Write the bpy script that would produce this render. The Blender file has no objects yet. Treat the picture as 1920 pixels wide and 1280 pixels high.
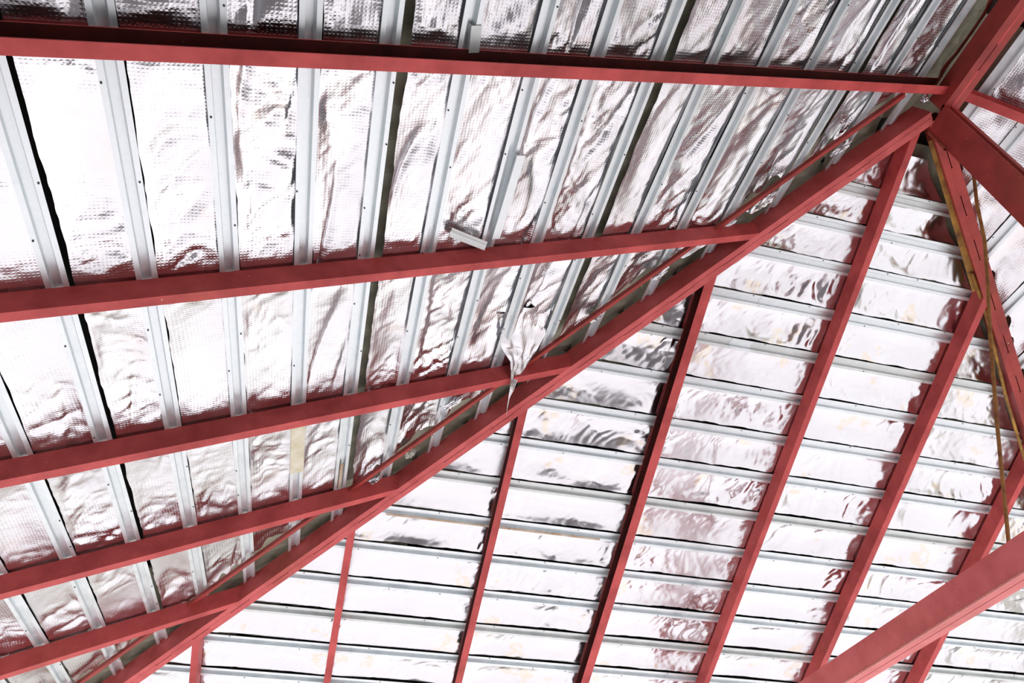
import bpy, bmesh, math, random
import numpy as np
from mathutils import Vector, Matrix

# ------------------------------------------------------------------ camera, world, exposure
TH = 0.44391945                      # roof pitch
SN, CS = math.sin(TH), math.cos(TH)
CZ = 1.6                             # eye height above the floor slab
col = bpy.context.scene.collection
scn = bpy.context.scene

cam_d = bpy.data.cameras.new('camera')
cam = bpy.data.objects.new('camera', cam_d)
col.objects.link(cam)
RC = [[0.2370709, 0.97144924, -0.00915229],
      [-0.70140506, 0.16463621, -0.69348819],
      [-0.67218177, 0.17082533, 0.72040986]]
m = Matrix(((RC[0][0], -RC[1][0], -RC[2][0], 0),
            (RC[0][1], -RC[1][1], -RC[2][1], 0),
            (RC[0][2], -RC[1][2], -RC[2][2], CZ), (0, 0, 0, 1)))
cam.matrix_world = m
cam_d.sensor_width = 36.0
cam_d.lens = 1242.018 / 1920 * 36.0
cam_d.clip_end = 500
scn.camera = cam

world = bpy.data.worlds.new('overcast_sky')
scn.world = world
world.use_nodes = True
wt = world.node_tree
bg = wt.nodes['Background']
bg.inputs['Color'].default_value = (0.93, 0.955, 1.0, 1)
bg.inputs['Strength'].default_value = 0.26

sun_d = bpy.data.lights.new('sun', 'SUN')
sun = bpy.data.objects.new('sun', sun_d)
col.objects.link(sun)
sun_d.energy = 6.2
sun_d.angle = math.radians(3)
sun_d.color = (1, 0.98, 0.99)
sun.rotation_euler = Vector((1.0, -1.0, -0.60)).to_track_quat('-Z', 'Y').to_euler()

vs = scn.view_settings
vs.view_transform = 'Standard'
vs.look = 'None'
vs.gamma = 1.0
vs.use_curve_mapping = False
vs.exposure = 1.32
cy = scn.cycles
cy.max_bounces = 10
cy.glossy_bounces = 6
cy.diffuse_bounces = 4
cy.sample_clamp_indirect = 8

# ------------------------------------------------------------------ materials
def new_mat(name):
    mt = bpy.data.materials.new(name)
    mt.use_nodes = True
    nt = mt.node_tree
    return mt, nt, nt.nodes['Principled BSDF']

def nd(nt, kind, **kw):
    n = nt.nodes.new(kind)
    for k, v in kw.items():
        if k in n.inputs.keys():
            n.inputs[k].default_value = v
        else:
            setattr(n, k, v)
    return n

def ramp(nt, stops):
    r = nt.nodes.new('ShaderNodeValToRGB')
    e = r.color_ramp.elements
    e[0].position, e[0].color = stops[0][0], (*stops[0][1], 1)
    e[1].position, e[1].color = stops[-1][0], (*stops[-1][1], 1)
    for p, c in stops[1:-1]:
        q = e.new(p)
        q.color = (*c, 1)
    return r

def coords(nt, scale=(1, 1, 1), rot=(0, 0, 0)):
    tc = nt.nodes.new('ShaderNodeTexCoord')
    mp = nt.nodes.new('ShaderNodeMapping')
    mp.inputs['Scale'].default_value = scale
    mp.inputs['Rotation'].default_value = rot
    nt.links.new(tc.outputs['Object'], mp.inputs['Vector'])
    return mp.outputs['Vector']

def red_paint(name, base, dark, seed):
    mt, nt, b = new_mat(name)
    L = nt.links.new
    v = coords(nt)
    n1 = nd(nt, 'ShaderNodeTexNoise', Scale=3.5 + seed, Detail=6.0, Roughness=0.62)
    L(v, n1.inputs['Vector'])
    r1 = ramp(nt, [(0.32, dark), (0.62, base)])
    L(n1.outputs['Fac'], r1.inputs['Fac'])
    n2 = nd(nt, 'ShaderNodeTexNoise', Scale=42.0, Detail=3.0, Roughness=0.6)
    L(v, n2.inputs['Vector'])
    r2 = ramp(nt, [(0.735, (0, 0, 0)), (0.77, (1, 1, 1))])
    L(n2.outputs['Fac'], r2.inputs['Fac'])
    mx = nd(nt, 'ShaderNodeMix', data_type='RGBA')
    L(r2.outputs['Color'], mx.inputs[0])
    L(r1.outputs['Color'], mx.inputs[6])
    mx.inputs[7].default_value = (0.75, 0.52, 0.40, 1)
    # brown dust and rust bloom
    n3 = nd(nt, 'ShaderNodeTexNoise', Scale=1.3, Detail=8.0, Roughness=0.7)
    L(v, n3.inputs['Vector'])
    r3 = ramp(nt, [(0.55, (0, 0, 0)), (0.75, (0.55, 0.55, 0.55))])
    L(n3.outputs['Fac'], r3.inputs['Fac'])
    mx2 = nd(nt, 'ShaderNodeMix', data_type='RGBA')
    L(r3.outputs['Color'], mx2.inputs[0])
    L(mx.outputs[2], mx2.inputs[6])
    mx2.inputs[7].default_value = (0.30, 0.075, 0.035, 1)
    L(mx2.outputs[2], b.inputs['Base Color'])
    b.inputs['Roughness'].default_value = 0.5
    b.inputs['Specular IOR Level'].default_value = 0.35
    bp = nd(nt, 'ShaderNodeBump', Strength=0.12, Distance=0.003)
    n4 = nd(nt, 'ShaderNodeTexNoise', Scale=25.0, Detail=5.0)
    L(v, n4.inputs['Vector'])
    L(n4.outputs['Fac'], bp.inputs['Height'])
    L(bp.outputs['Normal'], b.inputs['Normal'])
    return mt

M_RED = red_paint('red_oxide_paint', (0.62, 0.090, 0.088), (0.38, 0.040, 0.040), 0.0)
M_RED_IN = red_paint('channel_inside_shade', (0.085, 0.012, 0.010), (0.035, 0.006, 0.005), 2.0)  # dark red: shade of the channel recess put into the colour
M_REDB = red_paint('red_oxide_brown_shade', (0.42, 0.052, 0.044), (0.25, 0.030, 0.024), 0.7)  # rust-brown tone plus painted-in shade for the dim upper frame members
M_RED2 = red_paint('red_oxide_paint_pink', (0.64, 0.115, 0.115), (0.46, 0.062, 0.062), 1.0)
M_REDTIE = red_paint('red_oxide_paint_faded', (0.72, 0.17, 0.17), (0.58, 0.115, 0.115), 1.5)

def galv(name, c1, c2, metallic=0.55, rough=0.38):
    mt, nt, b = new_mat(name)
    L = nt.links.new
    v = coords(nt)
    n1 = nd(nt, 'ShaderNodeTexNoise', Scale=9.0, Detail=6.0, Roughness=0.65)
    L(v, n1.inputs['Vector'])
    r1 = ramp(nt, [(0.3, c1), (0.7, c2)])
    L(n1.outputs['Fac'], r1.inputs['Fac'])
    L(r1.outputs['Color'], b.inputs['Base Color'])
    b.inputs['Metallic'].default_value = metallic
    r2 = ramp(nt, [(0.3, (rough - 0.08,) * 3), (0.7, (rough + 0.12,) * 3)])
    L(n1.outputs['Fac'], r2.inputs['Fac'])
    L(r2.outputs['Color'], b.inputs['Roughness'])
    return mt

M_GALV = galv('galvanised_steel', (0.66, 0.71, 0.73), (0.82, 0.86, 0.88), 0.65, 0.34)
M_GALV_END = galv('galvanised_steel_dull', (0.58, 0.61, 0.61), (0.76, 0.79, 0.78), 0.55, 0.42)
M_CREAM = galv('stained_cream_steel', (0.62, 0.55, 0.36), (0.80, 0.77, 0.66), 0.2, 0.5)
M_PALE = galv('pale_bent_steel', (0.74, 0.76, 0.74), (0.88, 0.90, 0.90), 0.2, 0.5)
M_RUSTB = galv('rust_streaked_steel', (0.34, 0.18, 0.07), (0.66, 0.60, 0.50), 0.3, 0.55)

def foil_mat(name, rough, scrim, wr, stain):
    mt, nt, b = new_mat(name)
    L = nt.links.new
    v = coords(nt)
    b.inputs['Metallic'].default_value = 1.0
    nr = nd(nt, 'ShaderNodeTexNoise', Scale=2.2, Detail=4.0)
    L(v, nr.inputs['Vector'])
    rr = ramp(nt, [(0.35, (rough * 0.6,) * 3), (0.65, (rough * 1.5,) * 3)])
    L(nr.outputs['Fac'], rr.inputs['Fac'])
    L(rr.outputs['Color'], b.inputs['Roughness'])
    # faint yellow water stains that belong to the foil
    ns = nd(nt, 'ShaderNodeTexNoise', Scale=2.7, Detail=5.0, Roughness=0.6)
    L(v, ns.inputs['Vector'])
    rs = ramp(nt, [(0.0, (0.69, 0.685, 0.71)), (0.60, (0.69, 0.685, 0.71)), (0.64, (0.70, 0.67 - stain * .3, 0.68 - stain)),
                   (0.68, (0.69, 0.685, 0.705)), (1.0, (0.69, 0.685, 0.705))])
    L(ns.outputs['Fac'], rs.inputs['Fac'])
    L(rs.outputs['Color'], b.inputs['Base Color'])
    # fine crinkle
    w1 = nd(nt, 'ShaderNodeTexNoise', Scale=38.0, Detail=5.0, Roughness=0.6)
    L(v, w1.inputs['Vector'])
    bp = nd(nt, 'ShaderNodeBump', Strength=wr, Distance=0.004)
    L(w1.outputs['Fac'], bp.inputs['Height'])
    last = bp
    if scrim > 0:
        sep = nt.nodes.new('ShaderNodeTexWave')
        sep.bands_direction = 'X'
        sep.inputs['Scale'].default_value = 21.0
        sep.inputs['Distortion'].default_value = 0.3
        L(v, sep.inputs['Vector'])
        sep2 = nt.nodes.new('ShaderNodeTexWave')
        sep2.bands_direction = 'Y'
        sep2.inputs['Scale'].default_value = 21.0
        sep2.inputs['Distortion'].default_value = 0.3
        L(v, sep2.inputs['Vector'])
        mx = nd(nt, 'ShaderNodeMath', operation='MAXIMUM')
        L(sep.outputs['Fac'], mx.inputs[0])
        L(sep2.outputs['Fac'], mx.inputs[1])
        bp2 = nd(nt, 'ShaderNodeBump', Strength=scrim, Distance=0.0016)
        L(mx.outputs[0], bp2.inputs['Height'])
        L(bp.outputs['Normal'], bp2.inputs['Normal'])
        last = bp2
    L(last.outputs['Normal'], b.inputs['Normal'])
    return mt

M_FOIL_L = foil_mat('woven_silver_foil', 0.20, 0.35, 0.35, 0.02)
M_FOIL_R = foil_mat('smooth_silver_foil', 0.18, 0.0, 0.22, 0.15)
M_FOIL_S = foil_mat('crumpled_silver_foil', 0.22, 0.0, 0.8, 0.1)

def plain(name, c1, c2, scale, rough, metallic=0.0, bump=0.3):
    mt, nt, b = new_mat(name)
    L = nt.links.new
    v = coords(nt)
    n1 = nd(nt, 'ShaderNodeTexNoise', Scale=scale, Detail=7.0, Roughness=0.65)
    L(v, n1.inputs['Vector'])
    r1 = ramp(nt, [(0.3, c1), (0.7, c2)])
    L(n1.outputs['Fac'], r1.inputs['Fac'])
    L(r1.outputs['Color'], b.inputs['Base Color'])
    b.inputs['Roughness'].default_value = rough
    b.inputs['Metallic'].default_value = metallic
    bp = nd(nt, 'ShaderNodeBump', Strength=bump, Distance=0.004)
    L(n1.outputs['Fac'], bp.inputs['Height'])
    L(bp.outputs['Normal'], b.inputs['Normal'])
    return mt

M_RUST = plain('rusty_steel', (0.16, 0.055, 0.018), (0.42, 0.19, 0.045), 18, 0.75)
M_RUSTY = plain('yellow_rusty_steel', (0.14, 0.05, 0.015), (0.55, 0.30, 0.05), 9, 0.7)
M_TILE = plain('grey_clay_tile', (0.26, 0.25, 0.18), (0.52, 0.50, 0.39), 6, 0.85)
M_DECK = plain('dark_underlay', (0.03, 0.028, 0.025), (0.06, 0.055, 0.05), 5, 0.95)
M_FLOOR = plain('pale_concrete', (0.50, 0.49, 0.50), (0.69, 0.68, 0.685), 0.9, 0.8)
M_GROUND = plain('dry_earth', (0.26, 0.25, 0.22), (0.36, 0.34, 0.30), 0.8, 0.95)
M_MORTAR = plain('mortar', (0.36, 0.35, 0.30), (0.58, 0.56, 0.50), 14, 0.95, 0, 0.8)
M_BOLT = plain('dark_screw', (0.02, 0.02, 0.02), (0.06, 0.055, 0.05), 40, 0.5, 0.5)
M_WELD = plain('weld_bead_paint', (0.58, 0.14, 0.12), (0.74, 0.27, 0.24), 60, 0.5, 0, 0.9)

# ------------------------------------------------------------------ geometry helpers
class Slope:
    """roof slope: u along the eave, s down the slope, h up through the roof from the rafter undersides"""
    def __init__(self, kind, d):
        self.d = d
        if kind == 'L':
            self.eu, self.es, self.en = (1, 0, 0), (0, -CS, -SN), (0, -SN, CS)
        elif kind == 'R':
            self.eu, self.es, self.en = (0, 1, 0), (-CS, 0, -SN), (-SN, 0, CS)
        else:
            self.eu, self.es, self.en = (1, 0, 0), (0, CS, -SN), (0, SN, CS)
        self.eu, self.es, self.en = map(np.array, (self.eu, self.es, self.en))
    def P(self, u, s, h):
        u, s, h = np.broadcast_arrays(np.asarray(u, float), np.asarray(s, float), np.asarray(h, float))
        q = u[..., None] * self.eu + s[..., None] * self.es + (self.d + h)[..., None] * self.en
        q = q + np.array([0, 0, CZ])
        return q

D1, D2, YR = 2.5, 4.5, 3.37
ZR = (D1 + SN * YR) / CS
D3 = CS * ZR + SN * YR
CH = (D2 - D1) / SN                  # hip plane: y - x = CH ; far hip: x + y = 2*YR-CH
CH2 = 2 * YR - CH
XA = YR - CH
SL, SR, SO = Slope('L', D1), Slope('R', D2), Slope('O', D3)
def sL(y, h=0.0): return -(y + (D1 + h) * SN) / CS
def yL(s, h=0.0): return -s * CS - (D1 + h) * SN
def sR_(x, h=0.0): return -(x + (D2 + h) * SN) / CS
def xR(s, h=0.0): return -s * CS - (D2 + h) * SN
def sO(y, h=0.0): return (y - (D3 + h) * SN) / CS
def yO(s, h=0.0): return s * CS + (D3 + h) * SN

def mesh_obj(name, verts, faces, mat, parent=None, smooth=False):
    me = bpy.data.meshes.new(name)
    me.from_pydata([tuple(map(float, v)) for v in verts], [], faces)
    me.update()
    if smooth:
        me.polygons.foreach_set('use_smooth', [True] * len(me.polygons))
    me.materials.append(mat)
    o = bpy.data.objects.new(name, me)
    col.objects.link(o)
    if parent:
        o.parent = parent
    return o

def fix_normals(o):
    bm = bmesh.new(); bm.from_mesh(o.data)
    bmesh.ops.recalc_face_normals(bm, faces=bm.faces)
    bm.to_mesh(o.data); bm.free()

def sweep(name, profile, f0, f1, mat, parent=None, cuts=1):
    """profile: list of (a,b); f0/f1 map a profile point to its 3D start / end"""
    n = len(profile)
    A = [np.asarray(f0(a, b), float) for a, b in profile]
    B = [np.asarray(f1(a, b), float) for a, b in profile]
    V = []
    for k in range(cuts + 1):
        t = k / cuts
        V += [A[i] * (1 - t) + B[i] * t for i in range(n)]
    F = []
    for k in range(cuts):
        for i in range(n):
            j = (i + 1) % n
            F.append((k * n + i, k * n + j, (k + 1) * n + j, (k + 1) * n + i))
    F.append(tuple(range(n))[::-1])
    F.append(tuple(cuts * n + i for i in range(n)))
    o = mesh_obj(name, V, F, mat, parent)
    fix_normals(o)
    return o

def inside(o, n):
    """the recessed faces of a C profile get a dark red that imitates their shade"""
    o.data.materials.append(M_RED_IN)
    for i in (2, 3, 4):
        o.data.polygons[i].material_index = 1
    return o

def tag(o, label, cat, group=None, kind=None):
    if label: o['label'] = label
    if cat: o['category'] = cat
    if group: o['group'] = group
    if kind: o['kind'] = kind
    return o

def empty(name, loc):
    o = bpy.data.objects.new(name, None)
    o.location = tuple(map(float, loc))
    o.empty_display_size = 0.1
    col.objects.link(o)
    return o

def part(o, root):
    """parent keeping world placement (mesh data are in world coordinates)"""
    o.parent = root
    o.matrix_parent_inverse = Matrix.Translation(root.location).inverted()
    return o

def channel(w, h, t, d):
    """C profile, web at a=0, flanges reaching a=d*w"""
    return [(0, 0), (d * w, 0), (d * w, t), (d * t, t), (d * t, h - t), (d * w, h - t), (d * w, h), (0, h)]

def tube(name, pts, r, mat, parent=None, seg=8):
    pts = [Vector(p) for p in pts]
    V, F = [], []
    for i, p in enumerate(pts):
        d = (pts[min(i + 1, len(pts) - 1)] - pts[max(i - 1, 0)]).normalized()
        a = d.cross(Vector((0.3, 0.5, 0.81))).normalized(); b = d.cross(a)
        for k in range(seg):
            c = 2 * math.pi * k / seg
            V.append(p + a * math.cos(c) * r + b * math.sin(c) * r)
    for i in range(len(pts) - 1):
        for k in range(seg):
            F.append((i * seg + k, i * seg + (k + 1) % seg, (i + 1) * seg + (k + 1) % seg, (i + 1) * seg + k))
    F.append(tuple(range(seg))[::-1]); F.append(tuple((len(pts) - 1) * seg + k for k in range(seg)))
    return mesh_obj(name, V, F, mat, parent, True)

# ------------------------------------------------------------------ numpy noise for the foil folds
def _hash(ix, iy, seed):
    h = (ix * 374761393 + iy * 668265263 + seed * 1442695041) & 0xFFFFFFFF
    h = ((h ^ (h >> 13)) * 1274126177) & 0xFFFFFFFF
    h = h ^ (h >> 16)
    return (h & 0xFFFFFF) / float(0xFFFFFF)

def vn(x, y, seed):
    ix, iy = np.floor(x).astype(np.int64), np.floor(y).astype(np.int64)
    fx, fy = x - ix, y - iy
    fx = fx * fx * fx * (fx * (fx * 6 - 15) + 10); fy = fy * fy * fy * (fy * (fy * 6 - 15) + 10)
    a = _hash(ix, iy, seed); b = _hash(ix + 1, iy, seed)
    c = _hash(ix, iy + 1, seed); d = _hash(ix + 1, iy + 1, seed)
    return (a * (1 - fx) + b * fx) * (1 - fy) + (c * (1 - fx) + d * fx) * fy

def ridge(x, y, seed):
    return 1 - np.abs(2 * vn(x, y, seed) - 1)

def tri(x, y, seed):
    """piecewise flat noise: creased facets like crushed foil"""
    wx = (vn(x * .6, y * .6, seed + 91) - .5) * 1.3; wy = (vn(x * .6 + 7, y * .6, seed + 92) - .5) * 1.3
    x = x + wx; y = y + wy
    ix, iy = np.floor(x).astype(np.int64), np.floor(y).astype(np.int64)
    fx, fy = x - ix, y - iy
    a = _hash(ix, iy, seed); b = _hash(ix + 1, iy, seed)
    c = _hash(ix, iy + 1, seed); d = _hash(ix + 1, iy + 1, seed)
    return np.where(fx + fy < 1, a + (b - a) * fx + (c - a) * fy, d + (c - d) * (1 - fx) + (b - d) * (1 - fy)) - .5

def rot_tri(u, s, ang, fa, fb, seed):
    c, d = math.cos(ang), math.sin(ang)
    return tri((u * c + s * d) * fa, (-u * d + s * c) * fb, seed)

def folds(u, s, ang, across, along, seed):
    c, d = math.cos(ang), math.sin(ang)
    wx = (vn(u * 1.7, s * 1.7, seed + 50) - 0.5) * 0.5
    a = (u * c + s * d + wx) * across; b = (-u * d + s * c + wx * .4) * along
    return ridge(a, b, seed)

def smooth01(x): 
    x = np.clip(x, 0, 1); return x * x * (3 - 2 * x)

def foil_strip(slope, parent, mat, s0, s1, uL, uR, rafters, seed, style, du=0.0125, nv=25, wide_gap=0.0):
    """one strip of foil between two battens; uL/uR: functions of s giving the ends"""
    lo = min(uL(s0), uL(s1)); hi = max(uR(s0), uR(s1))
    if hi - lo < 0.05: return None
    nu = max(4, int((hi - lo) / du))
    v = np.linspace(0, 1, nv)
    # edges: tucked above the batten at s0, short of the batten at s1
    sa = s0 - 0.012
    base_u = np.linspace(lo, hi, nu)
    rag = (vn(base_u * 7, base_u * 0 + seed, seed + 3) - .5) * 0.014 + (vn(base_u * 24, base_u * 0 + seed, seed + 4) - .5) * 0.007
    if style == 'R':
        sb = s1 - 0.007 + rag * .8
    else:
        sb = s1 - 0.004 + rag * .6
    if wide_gap:
        sa_ = s0 - 0.012 + 0 * base_u
        sb = s1 - wide_gap + rag * .7
    S_ = sa + (sb[:, None] - sa) * v[None, :]
    a = np.vectorize(uL)(S_[0]) if False else np.array([uL(x) for x in (sa + (s1 - sa) * v)])
    b = np.array([uR(x) for x in (sa + (s1 - sa) * v)])
    t = np.linspace(0, 1, nu)[:, None]
    ragl = (vn(v * 5 + seed, v * 0, seed + 7) - .5) * 0.09 if style != 'R' else (vn(v * 5 + seed, v * 0, seed + 7) - .5) * 0.04
    U = (a + ragl)[None, :] * (1 - t) + b[None, :] * t
    V = v[None, :] + 0 * U
    # folds -------------------------------------------------
    env = smooth01(V * 7) * smooth01((1 - V) * 6)
    if style == 'L':
        k = smooth01((-S_ + 0.2) / 2.0)            # toward the ridge: long streaks along the battens
        f1 = folds(U, S_, 1.45, 7.5, 1.6, seed)    # streaks along u (across = s)
        f2 = folds(U, S_, 0.55, 6.0, 2.6, seed + 11)
        f3 = folds(U, S_, -0.5, 12.0, 5.0, seed + 23)
        f4 = folds(U, S_, 1.2, 26.0, 9.0, seed + 31)
        loc = smooth01((vn(U * 1.9 + seed, S_ * 1.5 + 3, seed + 5) - .40) * 3.2)
        near = np.zeros_like(U)
        for xr, wr in rafters:
            near = np.maximum(near, np.exp(-((np.abs(U - xr) - wr - .02) / 0.16) ** 2))
        cn = vn(U * .9 + seed, (S_ + .18 * U) * 6.5, seed + 33)
        cr = np.exp(-((cn - .5) / .085) ** 2) * smooth01((vn(U * 1.1, S_ * 3, seed + 34) - .42) * 5)
        loc2 = np.clip(loc * .75 + near * .7 + .3 * k, 0, 1.2)
        H = 0.012 * (f1 ** 2 - .4) * (0.25 + .9 * k) * (.35 + .65 * loc) + 0.010 * (f2 ** 2 - .4) * loc2 * (1.0 - .5 * k) + 0.008 * (f3 ** 1.5 - .5) * loc2 + 0.0032 * (f4 - .5) * (.25 + loc2)
        H += 0.012 * (vn(U * 1.6, S_ * 2.1 + seed, seed + 2) - .5)
        H += (0.013 + .006 * k) * (cr - .2)
        H += (.15 + loc2 + .35 * k) * (0.014 * rot_tri(U, S_, 1.2, 9.0, 3.2, seed + 70) + 0.008 * rot_tri(U, S_, .5, 16.0, 9.0, seed + 71) + 0.0035 * rot_tri(U, S_, .9, 36.0, 24.0, seed + 72))
    elif style == 'R':
        f1 = folds(U, S_, 0.15, 7.0, 2.2, seed)
        f2 = folds(U, S_, -0.6, 5.0, 3.0, seed + 11)
        f3 = folds(U, S_, 0.4, 15.0, 6.0, seed + 23)
        loc = smooth01((vn(U * 1.6 + 9, S_ * 1.2 + seed, seed + 5) - .38) * 3)
        H = 0.008 * (f1 - .55) * loc + 0.009 * (f2 - .55) * loc + 0.006 * (f3 - .5) * (.3 + loc) + 0.0022 * (folds(U, S_, 0.9, 34, 14, seed + 40) - .5)
        H += 0.012 * (vn(U * 2.0, S_ * 2.4 + seed, seed + 2) - .5)
        near = np.zeros_like(U)
        for xr, wr in rafters:
            near = np.maximum(near, np.exp(-((np.abs(U - xr) - wr - .02) / 0.14) ** 2))
        lc = .14 + .65 * loc + .55 * near
        H += lc * (0.015 * rot_tri(U, S_, .2, 6.5, 3.5, seed + 70) + 0.0075 * rot_tri(U, S_, -.5, 15.0, 8.0, seed + 71) + 0.0030 * rot_tri(U, S_, .9, 34.0, 22.0, seed + 72))
    else:
        f1 = folds(U, S_, 1.3, 7.0, 2.0, seed)
        f2 = folds(U, S_, 0.6, 12.0, 5.0, seed + 11)
        H = 0.012 * (f1 - .5) + 0.008 * (f2 - .5) + 0.02 * rot_tri(U, S_, 1.1, 9, 4, seed + 70) + .009 * rot_tri(U, S_, .3, 20, 12, seed + 71)
    sag = -0.006 if style == 'L' else -0.002
    dmin = np.full(U.shape, 9.0)
    for xr, wr in rafters:
        dmin = np.minimum(dmin, np.maximum(np.abs(U - xr) - wr, 0))
    wob = 0.6 + 0.8 * vn(U * 3, S_ * 3 + seed, seed + 61)
    lift = (0.040 if style != 'O' else 0.015) * wob * (1 - np.exp(-(dmin / 0.20) ** 1.4)) * (.35 + .65 * np.sin(np.pi * V))
    H = 0.135 + lift + H * env + sag * np.sin(np.pi * V)
    # lift clear over the rafter tops, puckered at their edges
    for xr, wr in rafters:
        dd = np.abs(U - xr) - wr
        k = 1 - smooth01((dd - 0.01) / 0.10)
        H = H * (1 - k) + np.maximum(H, 0.137) * k
        H += 0.006 * np.exp(-((dd - 0.06) / 0.035) ** 2) * (ridge(S_ * 16 + seed, U * 4, seed + 77) - .5) * env
    P = slope.P(U, S_, H).reshape(-1, 3)
    nF = (nu - 1) * (nv - 1)
    i, j = np.meshgrid(np.arange(nu - 1), np.arange(nv - 1), indexing='ij')
    q = (i * nv + j).ravel()
    F = np.stack([q, q + 1, q + nv + 1, q + nv], 1)
    me = bpy.data.meshes.new('foil_strip')
    me.vertices.add(len(P)); me.vertices.foreach_set('co', P.ravel())
    me.loops.add(nF * 4); me.loops.foreach_set('vertex_index', F.ravel().astype(np.int32))
    me.polygons.add(nF)
    me.polygons.foreach_set('loop_start', np.arange(0, nF * 4, 4, dtype=np.int32))
    me.polygons.foreach_set('loop_total', np.full(nF, 4, dtype=np.int32))
    me.polygons.foreach_set('use_smooth', np.ones(nF, dtype=bool))
    me.update(); me.validate()
    me.materials.append(mat)
    o = bpy.data.objects.new('foil_strip', me)
    col.objects.link(o)
    if parent: o.parent = parent
    return o

# ------------------------------------------------------------------ floor and roof shell
X_END = 1.6                      # the roof carries on past the frame to here
X_FAR = 7.5  # roof shell lengthened unseen to here, to keep side light out
X_EAVE = -7.55
Y_EAVE = -2.75
Y_EAVE2 = 2 * YR - Y_EAVE
S_EAVE_L = sL(Y_EAVE)
S_EAVE_R = sR_(X_EAVE)

fl = mesh_obj('floor', [(-10, -5, -0.2), (9, -5, -0.2), (9, 12, -0.2), (-10, 12, -0.2),
                        (-10, -5, 0), (9, -5, 0), (9, 12, 0), (-10, 12, 0)],
              [(3, 2, 1, 0), (4, 5, 6, 7), (0, 1, 5, 4), (1, 2, 6, 5), (2, 3, 7, 6), (3, 0, 4, 7)], M_FLOOR)
tag(fl, 'pale concrete floor slab below the roof', None, kind='structure')
gr = mesh_obj('ground', [(-80, -80, -0.15), (80, -80, -0.15), (80, 80, -0.15), (-80, 80, -0.15)], [(0, 1, 2, 3)], M_GROUND)
tag(gr, 'dry earth around the building', None, kind='structure')

def slab(name, pts, up, mat, parent=None):
    n = len(pts)
    V = [np.array(p) for p in pts] + [np.array(p) + np.array(up) for p in pts]
    F = [tuple(range(n))[::-1], tuple(range(n, 2 * n))] + [(i, (i + 1) % n, n + (i + 1) % n, n + i) for i in range(n)]
    o = mesh_obj(name, V, F, mat, parent)
    fix_normals(o)
    return o

HD = 0.30                       # height of the solid deck above the rafter undersides
zt = ZR + HD / CS + CZ
apex_ = (YR - CH, YR)
def zL(y, h): return (D1 + h + SN * y) / CS + CZ
def zR(x, h): return (D2 + h + SN * x) / CS + CZ
def zO(y, h): return (D3 + h - SN * y) / CS + CZ
xc = Y_EAVE - CH                 # left eave corner on the hip line
xe = xc
ceiling_L = slab('ceiling', [(xe, Y_EAVE, zL(Y_EAVE, HD)), (X_FAR, Y_EAVE, zL(Y_EAVE, HD)), (X_FAR, YR, zL(YR, HD)), (XA, YR, zL(YR, HD))], (0, 0, .04), M_DECK)
tag(ceiling_L, 'underside of the left roof slope, tiles and woven silver foil above the battens', None, kind='structure')
ceiling_R = slab('ceiling', [(xe, Y_EAVE, zR(xe, HD)), (XA, YR, zR(XA, HD)), (xe, Y_EAVE2, zR(xe, HD))], (0, 0, .04), M_DECK)
tag(ceiling_R, 'underside of the hip end roof slope lined with smooth silver foil', None, kind='structure')
ceiling_O = slab('ceiling', [(xe, Y_EAVE2, zO(Y_EAVE2, HD)), (XA, YR, zO(YR, HD)), (X_FAR, YR, zO(YR, HD)), (X_FAR, Y_EAVE2, zO(Y_EAVE2, HD))], (0, 0, .04), M_DECK)
tag(ceiling_O, 'underside of the far right roof slope beyond the ridge, foil lined', None, kind='structure')

# ------------------------------------------------------------------ red steel frame
T = 0.006
RAFT = 0.125
def hip_y(x): return x + CH
HB = 0.05 * math.sqrt(2)         # half hip width measured along y

def end_on_hip_L(u):             # s where a left rafter line x=u meets the near face of the hip
    return lambda h: sL(min(u + CH - HB, YR - 0.05) if u < XA + 0.02 else YR - 0.05, h)

red_rafters_L = [(-1.145, 0.057, +1), (-2.205, 0.052, -1), (-3.300, 0.064, -1), (-4.385, 0.066, -1), (-5.452, 0.070, -1)]
names_L = ['top red channel rafter showing its dark inside, running to the ridge joint',
           'red channel rafter just below the bent batten end, second from the top',
           'red channel rafter whose end the torn foil flap hangs over',
           'red channel rafter fourth from the top on the left slope',
           'lowest red channel rafter of the left slope, by the bottom left corner']
rr_list_L = []
for (x0, w, d), lab in zip(red_rafters_L, names_L):
    prof = channel(w, RAFT, T, d)
    f0 = lambda a, b, x0=x0: SL.P(x0 + a, sL((x0 + a + CH - HB) if x0 < XA - .05 else YR - 0.045, b), b)
    f1 = lambda a, b, x0=x0: SL.P(x0 + a, S_EAVE_L, b)
    root = empty('steel_rafter', SL.P(x0, S_EAVE_L, 0))
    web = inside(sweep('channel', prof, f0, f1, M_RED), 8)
    part(web, root)
    tag(root, lab, 'rafter', 'red channel rafters of the left slope')
    rr_list_L.append((x0 + d * w / 2, w / 2))
# one more beyond the frame's upper edge, seen only in reflections
rr_list_L.append((-0.03, 0.03))

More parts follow.
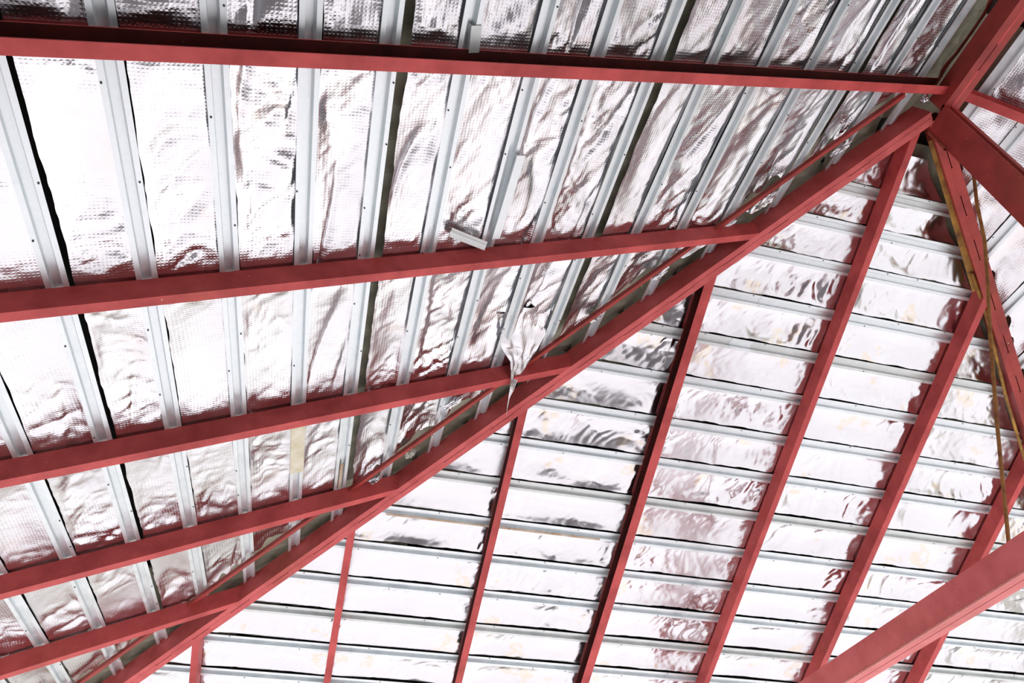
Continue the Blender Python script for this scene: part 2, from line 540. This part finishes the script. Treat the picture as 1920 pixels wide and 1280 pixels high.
red_rafters_R = [(-1.135, 0.055, -1), (-0.062, 0.056, -1), (1.050, 0.058, -1), (2.185, 0.072, -1), (3.268, 0.050, +1), (4.345, 0.055, +1), (5.44, 0.055, +1)]
names_R = ['red rafter stub at the bottom left under the long hip beam',
           'short red rafter on the hip end, second from the left',
           'dark grooved red rafter on the hip end, third from the left',
           'dark grooved red rafter on the hip end, fourth from the left',
           'red channel rafter of the hip end slope reaching up to the king post',
           'red rafter on the hip end whose top meets the rusty rods',
           'furthest right red rafter on the hip end, passing behind the tie beam']
rr_list_R = []
for (y0, w, d), lab in zip(red_rafters_R, names_R):
    hh = 0.15 if d > 0 else RAFT
    prof = channel(w, RAFT, T, d)
    def top_s(y, h):
        if y < YR - 0.02:
            return sR_(y - CH - HB, h)
        return sR_(CH2 - y - HB, h)
    f0 = lambda a, b, y0=y0: SR.P(y0 + a, top_s(y0 + a, b), b)
    f1 = lambda a, b, y0=y0: SR.P(y0 + a, S_EAVE_R, b)
    root = empty('steel_rafter', SR.P(y0, S_EAVE_R, 0))
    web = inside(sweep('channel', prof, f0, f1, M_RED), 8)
    part(web, root)
    tag(root, lab, 'rafter', 'red channel rafters of the hip end slope')
    rr_list_R.append((y0 + d * w / 2, w / 2))

# opposite slope rafter
x0, w, d = -1.145, 0.057, +1
root = empty('steel_rafter', SO.P(x0, sO(Y_EAVE2), 0))
part(sweep('channel', channel(w, RAFT, T, d), lambda a, b: SO.P(-1.145 + a, sO(YR + 0.06, b), b),
           lambda a, b: SO.P(-1.145 + a, sO(Y_EAVE2, b), b), M_RED), root)
tag(root, 'red channel rafter beyond the ridge at the right edge of the photo', 'rafter', 'red channel rafters beyond the ridge')
rr_list_O = [(-1.117, 0.03)]

# hips: two channels toe to toe with a stitched seam
hl = math.sqrt(2 + math.tan(TH) ** 2)
def hip(sign, label):
    # sign +1: near hip running to (-x,-y) ; -1: far hip running to (-x,+y)
    d = np.array([-1, -1 * sign, -math.tan(TH)]) / hl
    wv = np.array([-1, 1 * sign, 0]) / math.sqrt(2)          # toward the hip end slope
    up = np.cross(d, wv); up = up if up[2] > 0 else -up
    # bottom centre line passes through
    xs = XA
    zc = (D2 + SN * (xs - 0.05 * math.sqrt(2) / 2)) / CS + CZ
    o0 = np.array([xs, YR, zc])
    # bottom plane level with slope undersides at its edge
    dep, hw, t, gap = 0.165, 0.05, 0.006, 0.003
    Lh = (XA - xc) * math.sqrt(2 + math.tan(TH) ** 2)
    st = 0.03
    root = empty('hip_rafter', o0 + d * (Lh))
    A = [(-hw, 0), (-gap, 0), (-gap, t), (-hw + t, t), (-hw + t, dep - t), (-gap, dep - t), (-gap, dep), (-hw, dep)]
    B = [(-a, b) for a, b in A]
    for prof in (A, B):
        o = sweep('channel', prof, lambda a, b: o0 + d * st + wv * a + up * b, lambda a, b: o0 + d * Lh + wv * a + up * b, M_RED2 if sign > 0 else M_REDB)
        part(o, root)
    s = 0.0
    k = 0
    rnd = random.Random(4)
    while s < Lh - 0.3:
        ln = 0.20 + rnd.random() * 0.06
        if sign > 0 and s < 1.2: ln = 0.5
        prof = [(-0.010, -0.0005), (-0.005, -0.0035), (0.005, -0.0035), (0.010, -0.0005), (0.002, 0.004), (-0.002, 0.004)]
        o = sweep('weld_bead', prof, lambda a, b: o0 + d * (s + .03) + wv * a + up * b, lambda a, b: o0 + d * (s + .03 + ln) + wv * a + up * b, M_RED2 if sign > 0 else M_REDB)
        part(o, root)
        s += ln + 0.16 + rnd.random() * 0.05
    tag(root, label, 'beam')
    return root, o0, d, wv, up
hip1 = hip(+1, 'long red hip beam running diagonally from the bottom left up to the ridge joint')
hip2 = hip(-1, 'steep red hip beam at the right edge behind the rusty rods')

# ridge
RB = 4.275 + CZ
def box_prof(w, h, t=None): return [(-w / 2, 0), (w / 2, 0), (w / 2, h), (-w / 2, h)]
root = empty('ridge_beam', (XA, YR, RB))
A = [(-0.055, 0), (-0.003, 0), (-0.003, T), (-0.049, T), (-0.049, 0.169), (-0.003, 0.169), (-0.003, 0.175), (-0.055, 0.175)]
for prof in (A, [(-a, b) for a, b in A]):
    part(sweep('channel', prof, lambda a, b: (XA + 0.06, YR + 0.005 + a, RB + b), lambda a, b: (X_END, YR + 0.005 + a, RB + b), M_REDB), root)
x = XA + 0.1
while x < X_END - .3:
    part(sweep('weld_bead', [(-0.010, -0.0005), (-0.004, -0.003), (0.004, -0.003), (0.010, -0.0005), (0, 0.004)],
               lambda a, b: (x, YR + 0.005 + a, RB + b), lambda a, b: (x + .25, YR + 0.005 + a, RB + b), M_RED), root)
    x += .42
tag(root, 'red ridge beam running to the upper right corner from the joint', 'beam')

# king post: channel standing under the ridge joint
TIE_T = 1.767 + CZ
root = empty('king_post', (-1.28, YR, TIE_T))
px0, px1, py0, py1 = -1.37, -1.190, 3.32, 3.425
postp = [(px0, py0), (px1, py0), (px1, py1), (px1 - T, py1), (px1 - T, py0 + T), (px0 + T, py0 + T), (px0 + T, py1), (px0, py1)]
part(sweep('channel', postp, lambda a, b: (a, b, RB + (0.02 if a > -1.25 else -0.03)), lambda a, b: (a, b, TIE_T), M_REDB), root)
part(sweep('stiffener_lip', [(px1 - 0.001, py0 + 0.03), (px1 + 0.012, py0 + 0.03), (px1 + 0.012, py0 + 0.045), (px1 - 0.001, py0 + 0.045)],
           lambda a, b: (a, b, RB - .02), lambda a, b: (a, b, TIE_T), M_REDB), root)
M_WELDR = plain('rusty_weld', (0.22, 0.035, 0.02), (0.48, 0.10, 0.05), 50, 0.7, 0, 1.0)
rnd = random.Random(8)
zz = RB - 0.03
V, F = [], []
for k in range(9):
    for a in range(6):
        c = a * math.pi / 3
        rr = 0.009 + 0.005 * rnd.random()
        V.append((px0 - 0.001 + rr * math.cos(c), py0 - 0.001 + rr * math.sin(c), zz - .03 * k))
for k in range(8):
    for a in range(6):
        F.append((k * 6 + a, k * 6 + (a + 1) % 6, k * 6 + 6 + (a + 1) % 6, k * 6 + 6 + a))
part(mesh_obj('weld_bead', V, F, M_WELDR, None, True), root)
tag(root, 'broad dark red king post dropping from the ridge joint to the right edge', 'post')

# tie beam along the building
root = empty('tie_beam', (-4, YR, 1.6 + CZ))
ZT = 1.602 + CZ
A = [(3.32, 0), (3.382, 0), (3.382, T), (3.326, T), (3.326, 0.159), (3.382, 0.159), (3.382, 0.165), (3.32, 0.165)]
Bp = [(6.77 - a, b) for a, b in A]
part(sweep('channel', A, lambda a, b: (-7.1, a, ZT + b), lambda a, b: (X_END, a, ZT + b), M_REDTIE), root)
part(sweep('channel', Bp, lambda a, b: (-7.1, a, ZT + b), lambda a, b: (X_END, a, ZT + b), M_REDTIE), root)
part(sweep('weld_bead', [(3.316, 0.004), (3.318, -0.004), (3.326, -0.004), (3.324, 0.006), (3.3195, 0.010)],
           lambda a, b: (-4.4, a, ZT + b), lambda a, b: (-1.5, a, ZT + b), M_WELD), root)
tag(root, 'pinkish red horizontal tie beam crossing the bottom right corner', 'beam')

# thin red angle beside the near hip, just under the batten ends
def angle_strip(name, c, h, u_from, u_to, mat):
    prof = [(0, 0), (0.034, 0), (0.034, 0.004), (0.004, 0.004), (0.004, 0.034), (0, 0.034)]
    def f(x):
        def g(a, b):
            y = x + c + a * math.sqrt(2) * 0.5
            xx = x - a * math.sqrt(2) * 0.5
            return SL.P(xx, sL(y, h + b), h + b)
        return g
    return sweep(name, prof, f(u_from), f(u_to), mat)
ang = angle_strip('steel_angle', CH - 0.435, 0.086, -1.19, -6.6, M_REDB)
tag(ang, 'thin red steel angle running beside the long diagonal hip beam under the batten ends', 'steel angle')

# rusty rods
def Z(p): return (p[0], p[1], p[2] + CZ)
rod = tube('steel_rod', [Z(p) for p in [(-1.40, 3.475, 3.87), (-1.53, 3.485, 3.66), (-1.652, 3.50, 3.422), (-1.80, 3.50, 3.18), (-1.973, 3.50, 2.92), (-2.28, 3.50, 2.418), (-2.64, 3.50, 1.80)]], 0.011, M_RUST)
tag(rod, 'bent thin rusty rod hanging from the far hip to the tie beam', 'rod')
prof = [(0, 0), (0.045, 0), (0.045, 0.005), (0.005, 0.005), (0.005, 0.04), (0, 0.04)]
rpts = [(-1.449, 3.463, 4.349), (-1.853, 3.862, 4.157), (-2.321, 4.302, 3.935)]
w2 = np.array([-1, -1, 0]) / math.sqrt(2)
ra = sweep('steel_angle', prof, lambda a, b: np.array(Z(rpts[0])) + w2 * (a - .02) + np.array([0, 0, b]), lambda a, b: np.array(Z(rpts[2])) + w2 * (a - .02) + np.array([0, 0, b]), M_RUSTY)
tag(ra, 'yellow brown rusty angle lying along the upper part of the far hip', 'steel angle')
rod2 = tube('steel_rod', [Z(p) for p in [(-2.20, 4.19, 3.975), (-2.40, 4.40, 3.88), (-2.576, 4.575, 3.813), (-3.022, 4.969, 3.601), (-3.419, 5.355, 3.412), (-4.4, 6.3, 2.95)]], 0.013, M_RUSTY)
tag(rod2, 'rusty brown rod beside the far hip, lower down, next to the foil edge', 'rod')

# ------------------------------------------------------------------ battens
def hat(t=0.0016):
    a = [(0, 0), (0.022, 0), (0.028, 0.026), (0.060, 0.026), (0.066, 0), (0.088, 0)]
    return a + [(0.088, t), (0.0672, t), (0.0612, 0.026 + t), (0.0268, 0.026 + t), (0.0208, t), (0, t)]
HATP = hat()
ORD = ['first', 'second', 'third', 'fourth', 'fifth', 'sixth', 'seventh', 'eighth', 'ninth', 'tenth', 'eleventh',
       'twelfth', 'thirteenth', 'fourteenth', 'fifteenth', 'sixteenth', 'seventeenth', 'eighteenth', 'nineteenth']

def screws(root, slope, s, u0, u1, seed, step=1.1):
    rnd = random.Random(seed)
    V, F = [], []
    u = u0 + rnd.random() * .3
    while u < u1:
        so = rnd.choice([0.009, 0.079]) + rnd.uniform(-.003, .003)
        n = len(V)
        for hh in (0.1243, 0.1215):
            for k in range(6):
                a = k * math.pi / 3
                r = 0.0042
                V.append(slope.P(u + r * math.cos(a), s + so + r * math.sin(a), hh))
        for k in range(6):
            F.append((n + k, n + (k + 1) % 6, n + 6 + (k + 1) % 6, n + 6 + k))
        F.append(tuple(n + 6 + k for k in range(6)))
        u += rnd.uniform(.25, .7)
    o = mesh_obj('screw_heads', V, F, M_BOLT)
    fix_normals(o); part(o, root); o['kind'] = 'stuff'

def batten(slope, s, fu0, fu1, label, group, seed, mat=None):
    mat = mat or M_GALV
    hb = 0.1255
    f0 = lambda a, b: slope.P(fu0(s + a, hb + b), s + a, hb + b)
    f1 = lambda a, b: slope.P(fu1(s + a, hb + b), s + a, hb + b)
    root = empty('roof_batten', slope.P(fu1(s, hb), s, hb))
    part(sweep('top_hat_channel', HATP, f0, f1, mat), root)
    screws(root, slope, s, float(fu0(s, hb)) + .1, float(fu1(s, hb)) - .1, seed)
    tag(root, label, 'batten', group)
    return root

BL = [1.35, 1.01, 0.66, 0.305, -0.035, -0.383, -0.725, -1.045, -1.394, -1.755, -2.09, -2.46, -2.84, -3.23, -3.62, -4.03, -4.41, -4.75]
BL_l = sorted(BL)
hipL = lambda s, h: yL(s, h) - CH + HB * 1.15          # x of the hip's near face on a left slope row
for i, s in enumerate(BL_l):
    extra = ''
    if i == 17 - 3 + 0: extra = ''
    lab = 'galvanised batten on the left slope, %s down from the ridge' % ORD[i]
    if abs(s - 0.305) < .01: lab += ', black slit alongside'
    if abs(s + 1.045) < .01: lab += ', tile gap alongside'
    if abs(s + 2.46) < .01: lab += ', dark gap alongside'
    batten(SL, s, hipL, lambda s, h: X_END, lab, 'galvanised battens of the left slope', 10 + i)

BR = [-0.163, 0.115, 0.415, 0.777, 1.138, 1.505, 1.877, 2.235, 2.61, 2.986, 3.341, 3.694, 4.048, 4.396, 4.75, 5.10]
r_lo = lambda s, h: xR(s, h) + CH + HB * 1.15
r_hi = lambda s, h: CH2 - xR(s, h) - HB * 1.15
for i, s in enumerate(BR):
    batten(SR, s, r_lo, r_hi, 'grey galvanised batten on the hip end slope, %s down from the peak' % ORD[i],
           'galvanised battens of the hip end slope', 40 + i, M_GALV if i % 4 else M_GALV_END)

BR_ROOTS = [o for o in bpy.data.objects if o.name.startswith('roof_batten') and o.get('group', '').startswith('galvanised battens of the hip')]
for k, ua, ub in ((3, 2.645, 2.85), (4, 2.523, 2.70)):
    s = BR[k]; rt = BR_ROOTS[k]
    part(sweep('lap_joint', HATP, lambda a, b: SR.P(ua, s + a, .1232 + b), lambda a, b: SR.P(ub, s + a, .1232 + b), M_GALV), rt)
sOr = sO(YR)
BO = [s - sL(YR) + sOr for s in BL_l][:9]
o_lo = lambda s, h: CH2 - yO(s, h) + HB * 1.15
for i, s in enumerate(BO):
    batten(SO, s - 0.0, o_lo, lambda s, h: X_END, 'galvanised batten beyond the ridge, %s away from the ridge beam' % ORD[i],
           'galvanised battens beyond the ridge', 70 + i)

# ------------------------------------------------------------------ foil strips
ANG_C = CH - 0.40
def fol_L(s): return yL(s, .14) - ANG_C + 0.0
for i in range(len(BL_l)):
    s0 = BL_l[i] + 0.088
    s1 = BL_l[i + 1] if i + 1 < len(BL_l) else S_EAVE_L
    wg = 0.0
    if abs(s1 - 0.305) < .01: wg = 0.018
    if abs(s1 + 1.045) < .01: wg = 0.052
    if abs(s1 + 2.46) < .01: wg = 0.072
    if abs(s1 + 4.03) < .01: wg = 0.06
    foil_strip(SL, ceiling_L, M_FOIL_L, s0, s1, fol_L, lambda s: X_END, rr_list_L, 100 + i * 7, 'L', wide_gap=wg)
# top piece between the ridge and the first batten
for i in range(len(BR) + 1):
    s0 = (BR[i - 1] + 0.088) if i else -0.42
    s1 = BR[i] if i < len(BR) else S_EAVE_R
    foil_strip(SR, ceiling_R, M_FOIL_R, s0, s1, lambda s: xR(s, .14) + CH + 0.11, lambda s: CH2 - xR(s, .14) - 0.12,
               rr_list_R, 300 + i * 7, 'R')
for i in range(len(BO)):
    s0 = BO[i] + 0.088
    s1 = BO[i + 1] if i + 1 < len(BO) else BO[i] + .35
    foil_strip(SO, ceiling_O, M_FOIL_L, s0, s1, lambda s: CH2 - yO(s, .14) + 0.13, lambda s: X_END, rr_list_O, 500 + i * 7, 'O', du=0.025, nv=13)

# bright foil edge folded up beside the ridge beam
xs_ = np.linspace(-1.16, X_END, 120)
yy = 3.300 + (vn(xs_ * 9, xs_ * 0, 5) - .5) * .016
V = [p for x_, y_ in zip(xs_, yy) for p in ((x_, y_ - .028 + (y_ - 3.3) * .8, 4.455 + CZ), (x_, y_ + .012, 4.468 + CZ))]
F = [(2 * i, 2 * i + 1, 2 * i + 3, 2 * i + 2) for i in range(len(xs_) - 1)]
mesh_obj('foil_strip', V, F, M_FOIL_R, ceiling_L, True)

# ------------------------------------------------------------------ roof tiles seen through the gaps
def tile_mesh(name='roof_tile'):
    W_, Lg = 0.36, 0.42
    nx, ny = 16, 2
    V, F = [], []
    for t in (0, 1):
        for j in range(ny + 1):
            for i in range(nx + 1):
                x = W_ * i / nx
                hgt = 0.020 * (0.5 - 0.5 * math.cos(2 * math.pi * i / nx * 2)) ** 0.7
                z = hgt + t * 0.012 - (0.012 if (j == ny and t == 0) else 0)
                V.append((x, Lg * j / ny, z))
    n = (nx + 1) * (ny + 1)
    for t in (0, 1):
        for j in range(ny):
            for i in range(nx):
                q = t * n + j * (nx + 1) + i
                F.append((q, q + 1, q + nx + 2, q + nx + 1) if t else (q, q + nx + 1, q + nx + 2, q + 1))
    for i in range(nx):
        q = i; F.append((q, q + 1, q + n + 1, q + n))
        q = ny * (nx + 1) + i; F.append((q + 1, q, q + n, q + n + 1))
    for j in range(ny):
        q = j * (nx + 1); F.append((q + nx + 1, q, q + n, q + n + nx + 1))
        q += nx; F.append((q, q + nx + 1, q + n + nx + 1, q + n))
    me = bpy.data.meshes.new(name)
    me.from_pydata(V, [], F)
    me.materials.append(M_TILE)
    me.update()
    return me
TM = tile_mesh()
ntile = {}
def tile(slope, parent, u, s, tilt=0.03):
    o = bpy.data.objects.new('roof_tile', TM)
    org = slope.P(u, s, 0.218)
    es = slope.es * math.cos(tilt) - slope.en * math.sin(tilt) * 1.0
    en = slope.en * math.cos(tilt) + slope.es * math.sin(tilt)
    o.matrix_world = Matrix(((slope.eu[0], es[0], en[0], org[0]), (slope.eu[1], es[1], en[1], org[1]), (slope.eu[2], es[2], en[2], org[2]), (0, 0, 0, 1)))
    o.parent = parent
    col.objects.link(o)
    ntile[parent.name] = ntile.get(parent.name, 0) + 1
gap_rows = (0.305, -1.045, -2.46, -4.03)
for i, s in enumerate(BL_l):
    xh = yL(s) - CH
    s_top = s - 0.36
    u = xh + 0.02
    stop = xh + 0.95
    if any(abs(s - g) < .01 for g in gap_rows[1:]): stop = 0.2
    if i == 0: stop = .3
    while u < min(stop, X_END - .4):
        tile(SL, ceiling_L, u, s_top)
        u += 0.355
u = XA + .1
while u < X_END - .4:
    tile(SL, ceiling_L, u, sL(YR) + 0.03)
    u += 0.355
for i, s in enumerate(BR):
    xx = xR(s)
    for u in (xx + CH - 0.05, xx + CH + 0.305, CH2 - xx - 0.68, CH2 - xx - 0.33):
        if u > xx + CH - .1 and u < CH2 - xx: tile(SR, ceiling_R, u, s - 0.37)
for i, s in enumerate(BO[:7]):
    for k in range(2):
        tile(SO, ceiling_O, CH2 - yO(s) + 0.05 + k * .355, s - .36)

# ------------------------------------------------------------------ loose foil, mortar, offcuts
def crumple(name, loc, size, d, seed, mat):
    bm = bmesh.new()
    bmesh.ops.create_icosphere(bm, subdivisions=3, radius=1.0)
    d = Vector(d).normalized(); a = d.cross(Vector((0, 0, 1))).normalized(); b = d.cross(a)
    for v in bm.verts:
        c = v.co.copy()
        r = random.Random(seed * 1000 + int((c.x * 3.1 + c.y * 7.7 + c.z * 5.3) * 40))
        k = 0.55 + 0.6 * r.random()
        v.co = Vector(loc) + (d * c.x * size[0] + a * c.y * size[1] + b * c.z * size[2]) * k
    me = bpy.data.meshes.new(name); bm.to_mesh(me); bm.free()
    me.materials.append(mat)
    o = bpy.data.objects.new(name, me); col.objects.link(o)
    return o
hd = hip1[2]
scr = [((-3.40, 1.045, 3.385), (0.075, 0.04, 0.035), 'crumpled foil scrap in the dark pocket right of the hanging flap'),
       ((-2.93, 1.36, 3.54), (0.06, 0.03, 0.03), 'foil scrap pushed behind the hip beam beside a pierced tile'),
       ((-2.575, 1.736, 3.716), (0.08, 0.035, 0.03), 'knotted foil scrap by the hip beam, halfway up'),
       ((-2.30, 2.02, 3.86), (0.26, 0.045, 0.02), 'long foil scrap lying along the hip beam just below the second rafter'),
       ((-2.014, 2.334, 4.0), (0.12, 0.05, 0.03), 'foil scrap along the hip beam just above the second rafter'),
       ((-1.60, 2.78, 4.21), (0.09, 0.03, 0.02), 'small foil scrap near the ridge joint'),
       ((-3.58, 0.47, 3.10), (0.09, 0.03, 0.02), 'foil scrap under the end of the third rafter'),
       ((-4.10, 0.24, 3.0), (0.05, 0.04, 0.04), 'pale mortar and foil lump above the lower half of the hip'),
       ((-4.42, -0.02, 2.89), (0.11, 0.03, 0.03), 'foil scrap wrapped over the red angle by the fourth rafter'),
       ((-5.56, -1.32, 2.245), (0.05, 0.03, 0.03), 'small foil scrap hanging on the lowest rafter'),
       ((-1.22, 3.26, 4.42), (0.03, 0.03, 0.03), 'tiny pale foil scrap at the ridge joint')]
for i, (p, sz, lab) in enumerate(scr):
    o = crumple('foil_scrap', Z(p), sz, hd, i + 3, M_FOIL_S if i != 7 else M_MORTAR)
    tag(o, lab, 'foil scrap', 'loose foil scraps along the hip')

# hanging torn flap
def flap():
    rows = [[(-2.80, 0.62, 3.235), (-2.76, 1.0, 3.42)],
            [(-3.00, 0.66, 3.24), (-2.98, 1.03, 3.41)],
            [(-3.12, 0.73, 3.235), (-3.16, 0.985, 3.345)],
            [(-3.20, 0.80, 3.225), (-3.27, 0.93, 3.27)],
            [(-3.27, 0.82, 3.17), (-3.33, 0.885, 3.19)],
            [(-3.34, 0.83, 3.115), (-3.385, 0.865, 3.125)],
            [(-3.42, 0.84, 3.10), (-3.43, 0.85, 3.10)],
            [(-3.56, 0.86, 3.11), (-3.565, 0.865, 3.11)],
            [(-3.68, 0.885, 3.14), (-3.683, 0.888, 3.14)]]
    n = 13; sub = 5
    R_ = []
    for k in range(len(rows) - 1):
        for q in range(sub):
            t = q / sub
            R_.append([np.array(rows[k][e]) * (1 - t) + np.array(rows[k + 1][e]) * t for e in (0, 1)])
    R_.append([np.array(rows[-1][0]), np.array(rows[-1][1])])
    V = []
    for i, (a, b) in enumerate(R_):
        wd = np.linalg.norm(b - a)
        for j in range(n):
            t = j / (n - 1)
            p = a * (1 - t) + b * t
            w_ = (float(vn(np.array(i * .5), np.array(j * .8), 9)) - .5) * 0.12 * min(wd, .25) + (float(ridge(np.array(i * .25), np.array(j * .6), 5)) - .5) * .12 * min(wd, .3)
            if 0 < j < n - 1: p = p + SL.en * w_
            V.append(p + np.array([0, 0, CZ]))
    F = [(i * n + j, i * n + j + 1, (i + 1) * n + j + 1, (i + 1) * n + j) for i in range(len(R_) - 1) for j in range(n - 1)]
    o = mesh_obj('foil_flap', V, F, M_FOIL_L, None, True)
    tag(o, 'torn silver foil flap hanging in a thread over the third rafter end', 'foil flap')
flap()

# bent batten offcut above the second left rafter
def chan_piece(name, p0, p1, up, w, h, mat, t=0.002):
    p0, p1, up = (np.array(q, float) for q in (p0, p1, up))
    d = (p1 - p0) / np.linalg.norm(p1 - p0)
    sd = np.cross(d, up); sd /= np.linalg.norm(sd)
    u2 = np.cross(sd, d)
    pr = [(-w / 2, 0), (w / 2, 0), (w / 2, h), (w / 2 - t, h), (w / 2 - t, t), (-w / 2 + t, t), (-w / 2 + t, h), (-w / 2, h)]
    return sweep(name, pr, lambda a, b: p0 + sd * a + u2 * b, lambda a, b: p1 + sd * a + u2 * b, mat)
root = empty('bent_batten_end', Z((-2.07, 0.30, 3.02)))
part(chan_piece('crosspiece', Z((-2.045, 0.190, 2.955)), Z((-2.155, 0.405, 3.045)), (-0.5, -0.35, 0.8), 0.050, 0.03, M_PALE), root)
part(chan_piece('rib', Z((-2.042, 0.186, 2.947)), Z((-2.152, 0.401, 3.037)), (-0.5, -0.35, 0.8), 0.014, 0.006, M_GALV), root)
part(chan_piece('folded_flange', Z((-2.13, 0.455, 3.095)), Z((-1.60, 0.47, 3.10)), tuple(SL.en), 0.050, 0.014, M_GALV), root)
tag(root, 'bent pale batten end sticking out above the second left rafter', 'batten offcut')

o = chan_piece('batten_offcut', Z((-1.10, 0.125, 2.958)), Z((-0.985, 0.115, 2.955)), tuple(SL.en), 0.05, 0.03, M_GALV_END)
tag(o, 'short open batten offcut standing on the top rafter', 'batten offcut')
o = chan_piece('batten_sleeve', SL.P(-3.44, -0.725 + .044, 0.115), SL.P(-4.02, -0.725 + .044, 0.113), tuple(SL.en), 0.088, 0.012, M_CREAM)
tag(o, 'cream coloured stained sleeve around a batten below the third rafter', 'batten sleeve')
part(chan_piece('rust_streak', SR.P(0.15, 2.986 + .076, 0.1235), SR.P(1.95, 2.986 + .076, 0.1235), tuple(SR.en), 0.019, 0.0012, M_RUSTB, .0006), BR_ROOTS[9])
o = chan_piece('timber_sliver', SL.P(-4.06, -1.045 + .048, 0.122), SL.P(-4.36, -1.045 + .048, 0.120), tuple(SL.en), 0.020, 0.012, M_RUSTB)
tag(o, 'brown rusty sliver on the batten just above the fourth rafter end', 'batten strip')
